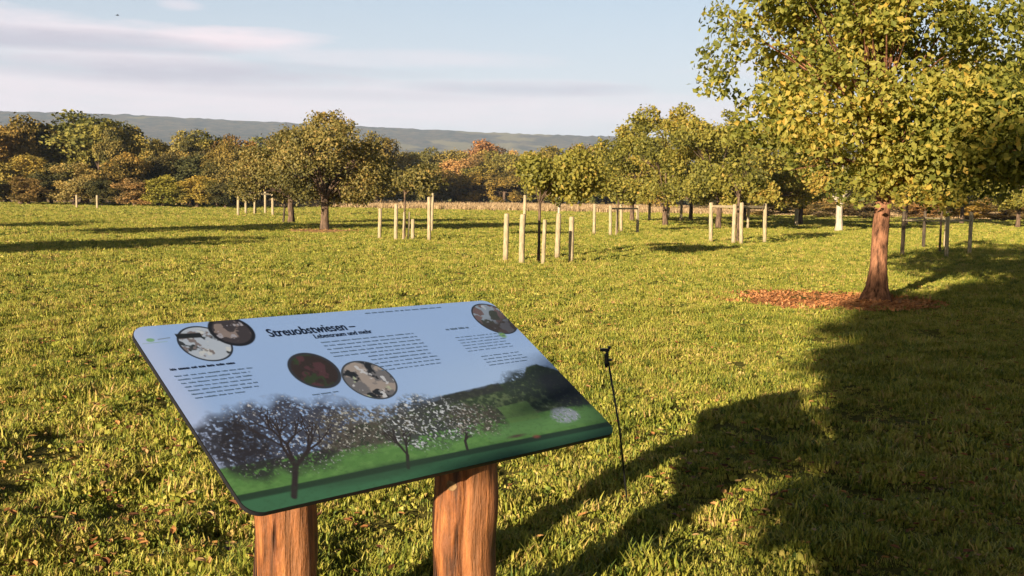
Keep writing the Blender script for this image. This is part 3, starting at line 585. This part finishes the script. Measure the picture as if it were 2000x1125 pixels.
for k, q in enumerate((pa, pb)):
    r = .097; N = 56; V = []; Fc = []; zs = list(np.linspace(-.15, 1, 24)); ph = random.uniform(0, 6)
    def zt(x, y):                                        # underside of the panel over a point
        d = Vector((q.x+x, q.y+y, 0))-PC; return PC.z-(d.x*an.x+d.y*an.y)/an.z-.022
    for j, f in enumerate(zs):
        for i in range(N):
            a = 2*math.pi*i/N; rr_ = r*(1+.035*math.sin(2*a+ph+j*.15)+.03*math.sin(3*a-ph)+.02*math.sin(5*a+j*.5)+random.uniform(-.002, .002)+.012*vnoise(np.array([a*5.0+k*9]), np.array([j*.35]), 88)[0])*(1.0+.05*(1-max(0, f)))
            crack = 1-.16*math.exp(-((math.atan2(math.sin(a-4.25-.5*k), math.cos(a-4.25-.5*k)))/.13)**2)-.1*math.exp(-((math.atan2(math.sin(a-5.1+.3*k), math.cos(a-5.1+.3*k)))/.11)**2)
            rr_ *= crack; x, y = rr_*math.cos(a)+.004*math.sin(j*.7+k), rr_*math.sin(a); V.append((x, y, -.12 if f < 0 else f*zt(x, y)))
    for j in range(len(zs)-1):
        for i in range(N): Fc.append((j*N+i, j*N+(i+1) % N, (j+1)*N+(i+1) % N, (j+1)*N+i))
    Fc.append(tuple((len(zs)-1)*N+i for i in range(N)))
    me = bpy.data.meshes.new('post'); me.from_pydata(V, [], Fc); me.polygons.foreach_set('use_smooth', [True]*(len(Fc)-1)+[False]); me.update()
    po = link('post', me, lg, board, Vector((q.x, q.y, 0))-orig)
    if k == 1:
        d = Vector((-.12, -1, 0)).normalized(); kp_ = link('knot', MB().tube([d*.08, d*.1, d*.108], [.026, .022, .012], 12, True, .1).mesh('knot'), KN, po, (-.02, .012, .605))
# panel body with rounded corners
def rrect(w_, h_, r, n=8):
    P = []
    for cx_, cy_, a0 in ((w_/2-r, h_/2-r, 0), (-w_/2+r, h_/2-r, 90), (-w_/2+r, -h_/2+r, 180), (w_/2-r, -h_/2+r, 270)):
        for i in range(n+1): a = R(a0+90*i/n); P.append((cx_+r*math.cos(a), cy_+r*math.sin(a)))
    return P
RC = .05; RP = rrect(PWD, PHT, RC); n = len(RP); TH = .012
V = [(x, y, 0) for x, y in RP]+[(x, y, -TH) for x, y in RP]
Fc = [tuple(range(n)), tuple(range(2*n-1, n-1, -1))]+[(i, n+i, n+(i+1) % n, (i+1) % n) for i in range(n)]
me = bpy.data.meshes.new('panel'); me.from_pydata(V, [], Fc); me.update()
dk, t, o = mat('dark_panel_core'); bsdf(t, o, (.012, .012, .014), .45, .4)
pan = link('panel', me, dk, board); pan.matrix_local = Matrix.Translation(PC-orig) @ Matrix(((ax.x, ay.x, an.x, 0), (ax.y, ay.y, an.y, 0), (ax.z, ay.z, an.z, 0), (0, 0, 0, 1)))
# printed face: a fine grid that carries the picture as colours; s runs right, t runs down
GS, GT = 760, 400
S, T = np.meshgrid(np.linspace(0, 1, GS), np.linspace(0, 1, GT)); SX = S*ASP
def fb(sx_, sy_, seed, o_=4):
    v = 0; a = .5
    for k in range(o_): v = v+a*vnoise(SX*sx_*2**k, T*sy_*2**k, seed+k); a *= .5
    return v/.94
def put(img, m_, c_): return img*(1-m_[..., None])+np.array(c_)*m_[..., None]
def sstep(a, b, x): q = np.clip((x-a)/(b-a), 0, 1); return q*q*(3-2*q)
img = np.zeros((GT, GS, 3))
img[:] = np.array([.27, .45, .88]); lightn = sstep(.0, .62, T)
img = put(img, np.clip(.15+.55*sstep(.25, .6, T)*sstep(.2, .9, S)+.25*fb(1.6, 4, 40)-.1, 0, 1), (.38, .55, .90))
img = put(img, sstep(.08, .0, S)*.4, (.65, .65, .92))
# meadow of the print
gl = .80+.02*fb(3, 1, 50)
base = np.where((T > .78)[..., None], 1, 0)
mead = sstep(.775, .79, T+.01*fb(9, 9, 51)); img = put(img, mead, (.075, .235, .03)); img = put(img, mead*np.clip(fb(30, 60, 52)-.4, 0, 1)*1.6, (.13, .33, .05))
img = put(img, sstep(.90, .915, T+.015*(fb(3, 1, 53)-.5)-.02*S), (.02, .10, .035)); img = put(img, sstep(.93, .95, T+.01*fb(4, 1, 54)), (.03, .16, .065))
img = put(img, sstep(.905, .91, T-.02*S)*(1-sstep(.93, .94, T-.02*S))*.8, (.012, .035, .02))
# hedgerow line at the back
top_h = np.interp(S, [0, .2, .3, .45, .55, .62, .70, .80, .88, .91, .95, 1.0], [.80, .80, .69, .66, .63, .60, .585, .575, .55, .50, .485, .56])
hm = sstep(0, .015, T-top_h-.03*(fb(14, 14, 60)-.5))*(1-sstep(.79, .80, T)); fine = fb(55, 60, 61, 3)
img = put(img, hm, (.03, .055, .025)); img = put(img, hm*np.clip((fine-.45)*4, 0, 1), (.11, .16, .06)); img = put(img, hm*np.clip((fb(70, 75, 63, 2)-.62)*6, 0, 1)*.8, (.35, .37, .27))
img = put(img, sstep(0, .01, T-.595+.13*(S-.62))*(1-sstep(.64, .66, T+.13*(S-.62)))*(S > .5)*(S < .78)*.8, (.03, .03, .035))
mm = ((S > .715)&(S < .815)&(T > .715+.1*(.8-S))&(T < .85)).astype(float)*sstep(.70, .73, T); img = put(img, np.clip(mm*(.5+.5*fb(40, 60, 58)), 0, 1), (.12, .25, .045))
mm = sstep(.82, .83, T)*(S > .62)*(1-sstep(.9, .91, T)); img = put(img, mm*.9, (.09, .26, .05))
def blossom(cx_, cy_, rx_, ry_, seed, dens, dark, white, wamt):
    d2 = np.sqrt(((S-cx_)*ASP/rx_)**2+((T-cy_)/ry_)**2)+.55*(fb(12, 12, seed)-.5)
    m_ = np.clip((1.05-d2)*3.2, 0, 1)*np.clip((fb(88, 88, seed+5, 3)-(.5-dens*.30))*6, 0, 1)
    out = put(img, m_*.92, dark); wm_ = np.clip((1.08-d2)*3, 0, 1)*np.clip((fb(120, 120, seed+9, 2)-(.68-wamt*.2))*9, 0, 1)
    return put(out, wm_, white)
img = blossom(.185, .67, .36, .20, 70, .9, (.028, .02, .03), (.6, .58, .64), .5)
img = blossom(.06, .70, .16, .17, 71, .95, (.022, .018, .025), (.32, .3, .36), .2)
img = blossom(.36, .70, .28, .13, 72, .6, (.09, .075, .06), (.5, .48, .44), .75)
img = blossom(.50, .73, .26, .15, 73, .55, (.05, .055, .06), (.6, .62, .7), .9)
img = blossom(.63, .76, .17, .11, 74, .55, (.07, .06, .045), (.5, .44, .42), .7)
img = blossom(.90, .62, .26, .12, 75, .9, (.02, .035, .03), (.12, .16, .1), .2); img = blossom(.97, .70, .18, .14, 76, .95, (.015, .02, .03), (.08, .09, .12), .2)
img = blossom(.885, .84, .09, .05, 77, .9, (.3, .33, .45), (.6, .63, .75), .6)
def seg(x0, y0, x1, y1, w_):
    px_, py_ = (S-x0)*ASP, T-y0; dx_, dy_ = (x1-x0)*ASP, y1-y0; q = np.clip((px_*dx_+py_*dy_)/(dx_*dx_+dy_*dy_), 0, 1)
    return sstep(w_*1.5, w_*.6, np.hypot(px_-q*dx_, py_-q*dy_))
def grow(x, y, a, ln, w_, dep, rr_):
    global img
    x1_, y1_ = x+math.cos(a)*ln/ASP, y-math.sin(a)*ln
    img = put(img, seg(x, y, x1_, y1_, w_), (.03, .02, .022))
    if dep:
        for k in range(3 if dep > 1 else 2): grow(x1_, y1_, a+rr_.uniform(-.75, .75), ln*rr_.uniform(.6, .85), w_*.62, dep-1, rr_)
rr_ = random.Random(3); grow(.101, .963, 1.02, .15, .011, 4, rr_); grow(.373, .945, 1.0, .075, .007, 3, rr_); grow(.545, .915, 1.1, .05, .006, 2, rr_)
img = put(img, (T > .78)*np.clip((fb(60, 110, 59, 3)-.5)*2, 0, 1)*.5, (.02, .07, .02))
img = put(img, sstep(.05, .02, np.hypot((S-.31)*ASP*.12, T-.945+.03*S))*.5*(S > .1)*(S < .5), (.02, .05, .025))
img = put(img, np.clip(1.2-np.hypot((S-.752)*ASP/.025, (T-.925)/.012), 0, 1), (.25, .06, .04)); img = put(img, np.clip(1.2-np.hypot((S-.70)*ASP/.06, (T-.90)/.01), 0, 1), (.09, .05, .04))
# round photographs
def disc(cx_, cy_, r_, fn, ring=(.02, .03, .05), rw=.006):
    global img
    d_ = np.hypot((S-cx_)*ASP, T-cy_); m_ = sstep(r_+.004, r_-.004, d_); img = put(img, m_, fn[0])
    for c_, th, sc_, sd_ in fn[1:]: img = put(img, m_*np.clip((fb(sc_*1.5, sc_*1.5, sd_, 4)-th)*18, 0, 1), c_)
    img = put(img, sstep(rw, rw*.4, np.abs(d_-r_)), ring)
disc(.136, .13, .105, [(.42, .48, .62), ((.03, .04, .05), .55, 14, 80), ((.2, .16, .17), .6, 18, 81), ((.55, .56, .6), .68, 22, 82)])
img = put(img, sstep(.02, .01, np.abs(T-.075-.1*(S-.1)))*(S > .085)*(S < .14), (.01, .015, .02))
disc(.213, .07, .088, [(.05, .04, .05), ((.26, .19, .18), .5, 15, 83), ((.36, .33, .4), .68, 20, 84)], (.01, .012, .02), .012)
disc(.334, .355, .105, [(.035, .022, .022), ((.085, .03, .04), .5, 12, 85), ((.24, .15, .15), .72, 22, 86), ((.03, .05, .02), .66, 16, 87)], (.03, .035, .05), .01)
disc(.447, .45, .118, [(.16, .15, .17), ((.36, .29, .27), .5, 12, 88), ((.015, .02, .03), .56, 15, 89), ((.4, .46, .3), .68, 17, 90), ((.55, .55, .62), .7, 24, 91)], (.05, .06, .08))
disc(.955, .145, .118, [(.24, .3, .42), ((.05, .06, .05), .47, 12, 92), ((.16, .10, .11), .52, 16, 93), ((.4, .45, .58), .7, 14, 94)], (.02, .03, .05))
img = put(img, sstep(.118, .112, np.hypot((S-.955)*ASP, T-.145))*sstep(.12, .2, T+.3*(S-.95))*.8, (.05, .035, .04))
img = put(img, sstep(.03, .01, np.hypot((S-.93)*ASP, T-.27)), (.16, .36, .1))
# leaf emblem and small caption on the left edge
img = put(img, sstep(1.1, .7, np.hypot((S-.028)*ASP/.018, (T-.082)/.012)), (.18, .42, .22)); img = put(img, seg(.045, .082, .07, .078, .003)*.7, (.15, .2, .25)); img = put(img, seg(.008, .1, .06, .098, .002)*.5, (.2, .4, .25))
ox = (S-.5)*PWD; oy = (.5-T)*PHT
# pull the corner points of the grid onto the rounded outline
qx, qy = np.abs(ox)-(PWD/2-RC), np.abs(oy)-(PHT/2-RC); dd = np.hypot(qx, qy); f = np.where((qx > 0)&(qy > 0)&(dd > RC), RC/np.maximum(dd, 1e-6), 1.0)
mg = .0015
ox = np.where(f < 1, np.sign(ox)*((PWD/2-RC)+qx*f), ox)*(1-mg); oy = np.where(f < 1, np.sign(oy)*((PHT/2-RC)+qy*f), oy)*(1-mg)
idx = np.arange(GS*GT).reshape(GT, GS); Q = np.stack([idx[1:, :-1], idx[1:, 1:], idx[:-1, 1:], idx[:-1, :-1]], -1).reshape(-1, 4)
lum = (img@np.array([.25, .65, .1]))[..., None]; img = (img*.8+lum*.2)*np.array([.90, 1.0, 1.08])+.008
colr = np.concatenate([np.clip(img, 0, 1), np.ones((GT, GS, 1))], -1).reshape(-1, 4)
me = np_mesh('printed_face', np.stack([ox, oy, np.full_like(ox, .002)], -1).reshape(-1, 3), Q, True, colr=colr)
pm_, t, o = mat('printed_sheet'); vc = t.new('ShaderNodeVertexColor', layer_name='art')
PSC = .76
b = bsdf(t, o, t.mix(1, vc.outputs[0], (PSC, PSC, PSC), 'MULTIPLY'), .4, .35)
link('printed_face', me, pm_, pan)
ink, t, o = mat('black_ink'); bsdf(t, o, (.006, .012, .03), .5, .3)
ink2, t, o = mat('blue_grey_ink'); bsdf(t, o, (.09, .15, .25), .5, .3)
def st(s_, t_): return ((s_-.5)*PWD, (.5-t_)*PHT)
dg = bpy.context.evaluated_depsgraph_get()
def text(body, s0, s1, t_, name, m_, bold=.0, sx_=1.0):
    cu = bpy.data.curves.new(name, 'FONT'); cu.body = body; cu.size = 1; cu.offset = bold; cu.resolution_u = 3
    tmp = bpy.data.objects.new('tmp', cu); col.objects.link(tmp); bpy.context.view_layer.update(); dg = bpy.context.evaluated_depsgraph_get()
    me = bpy.data.meshes.new_from_object(tmp.evaluated_get(dg)); bpy.data.objects.remove(tmp)
    xs = [v.co.x for v in me.vertices]; x0, x1 = min(xs), max(xs); k = (s1-s0)*PWD/(x1-x0); q = st(s0, t_)
    for v in me.vertices: v.co = Vector((q[0]+(v.co.x-x0)*k, q[1]+v.co.y*k*sx_, .0035))
    me.name = name; link(name, me, m_, pan)
text('Streuobstwiesen \u2013', .290, .520, .130, 'title_lettering', ink, .014, 1.25)
text('Lebensraum und mehr', .395, .553, .166, 'subtitle_lettering', ink, .01, 1.2)
def lines(name, rowsL, m_, hgt_=.0075):           # body copy too small to read: rows of word-long strokes
    V = []; Fc = []
    for s0, s1, t_, hh in rowsL:
        s_ = s0
        while s_ < s1-.003:
            wl = min(random.uniform(.008, .026), s1-s_); a, y_ = st(s_, t_); b_, _ = st(s_+wl, t_); k = len(V); h_ = hh*PHT*.36
            x_ = a
            while x_ < b_-.002:                   # letters
                lw = random.uniform(.0025, .0048); asc = random.choice((1, 1, 1, 1.5)); k = len(V)
                V += [(x_, y_-h_, .0035), (min(x_+lw, b_), y_-h_, .0035), (min(x_+lw, b_), y_+h_*asc, .0035), (x_, y_+h_*asc, .0035)]; Fc.append((k, k+1, k+2, k+3)); x_ += lw+.0012
            s_ += wl+.005
    me = bpy.data.meshes.new(name); me.from_pydata(V, [], Fc); me.update(); link(name, me, m_, pan)
random.seed(4)
lines('body_lettering', [(.028, .17, .262, .014)], ink)
lines('body_lettering', [(.028+.002*i, .198-random.uniform(0, .015)-(.05 if i == 6 else 0), .30+.021*i, .008) for i in range(7)], ink2)
lines('body_lettering', [(.40+.001*i+(0 if i < 5 else .085), .675-random.uniform(0, .012), .195+.0235*i, .008) for i in range(10)], ink2)
lines('body_lettering', [(.577, .816, .03, .009)], ink2)
lines('body_lettering', [(.285, .35, .493, .008)], ink2)
lines('body_lettering', [(.768, .842, .193, .014)], ink2)
lines('body_lettering', [(.775, .935-random.uniform(0, .02), .255+.02*i, .006) for i in range(6)], ink2)
lines('body_lettering', [(.80, .945-random.uniform(0, .02), .40+.021*i, .007) for i in range(4)], ink2)

# ------------------------------------------------------------------ thin black stake with a clip head
p = gnd(1232, 1000); p.z = 0; H = hgt(330, p.y)
st_e = empty('fence_stake', p, 'thin black leaning stake with a small clip head right of the board', 'stake')
tx = -.135
bk, t, o = mat('black_plastic'); bsdf(t, o, (.012, .012, .012), .4, .4)
rod = MB().tube([(0, 0, -.1), (tx*.5+.004, 0, H*.5), (tx, 0, H*.97)], [.0048, .0048, .0045], 8); link('rod', rod.mesh('rod'), bk, st_e)
hd = MB().tube([(tx, 0, H*.88), (tx, 0, H*.90), (tx, 0, H*.955), (tx, 0, H*.965)], [.006, .0105, .0105, .007], 8)
hd.box((tx+.008, 0, H*.925), .034, .012, .011); hd.box((tx-.010, 0, H*.985), .045, .013, .014); hd.box((tx+.002, 0, H*.965), .013, .012, .03); hd.box((tx+.012, 0, H*.998), .012, .012, .016)
link('clip_head', hd.mesh('clip_head', False), bk, st_e)

# ------------------------------------------------------------------ one bird high on the left
d = fw+rt*((229-1000)/F)-up*((30-CH/2)/F); bp = Vector((0, 0, EYE))+d*75
mb = MB().tube([(-.10, 0, 0), (-.05, 0, .01), (0, 0, .015), (.05, 0, .01), (.1, 0, .005), (.14, 0, 0)], [.008, .03, .04, .032, .02, .004], 8)
b = len(mb.v)
for sgn in (1, -1):
    b = len(mb.v); mb.v += [Vector(q) for q in ((.03, 0, .02), (.05, sgn*.12, .07), (-.03, sgn*.27, .05), (0, sgn*.12, .06), (-.04, 0, .02), (.03, 0, .012), (.05, sgn*.12, .062), (-.03, sgn*.27, .047), (0, sgn*.12, .052), (-.04, 0, .012))]
    mb.f += [(b, b+1, b+3, b+4), (b+1, b+2, b+3), (b+9, b+8, b+6, b+5), (b+8, b+7, b+6), (b, b+5, b+6, b+1), (b+1, b+6, b+7, b+2), (b+2, b+7, b+8, b+3), (b+3, b+8, b+9, b+4)]
b = len(mb.v); mb.v += [Vector(q) for q in ((-.08, -.01, .004), (-.08, .01, .004), (-.17, .035, 0), (-.17, -.035, 0), (-.08, -.01, 0), (-.08, .01, 0), (-.17, .035, -.004), (-.17, -.035, -.004))]; mb.f += [(b, b+1, b+2, b+3), (b+7, b+6, b+5, b+4), (b, b+3, b+7, b+4), (b+1, b+5, b+6, b+2), (b+2, b+6, b+7, b+3)]
bm_, t, o = mat('dark_feathers'); bsdf(t, o, (.02, .02, .025), .7, .2)
bo = tag(link('bird', mb.mesh('bird'), bm_, None, bp), 'small dark bird flying high in the sky above the wood', 'bird'); bo.rotation_euler = (0, 0, .6)
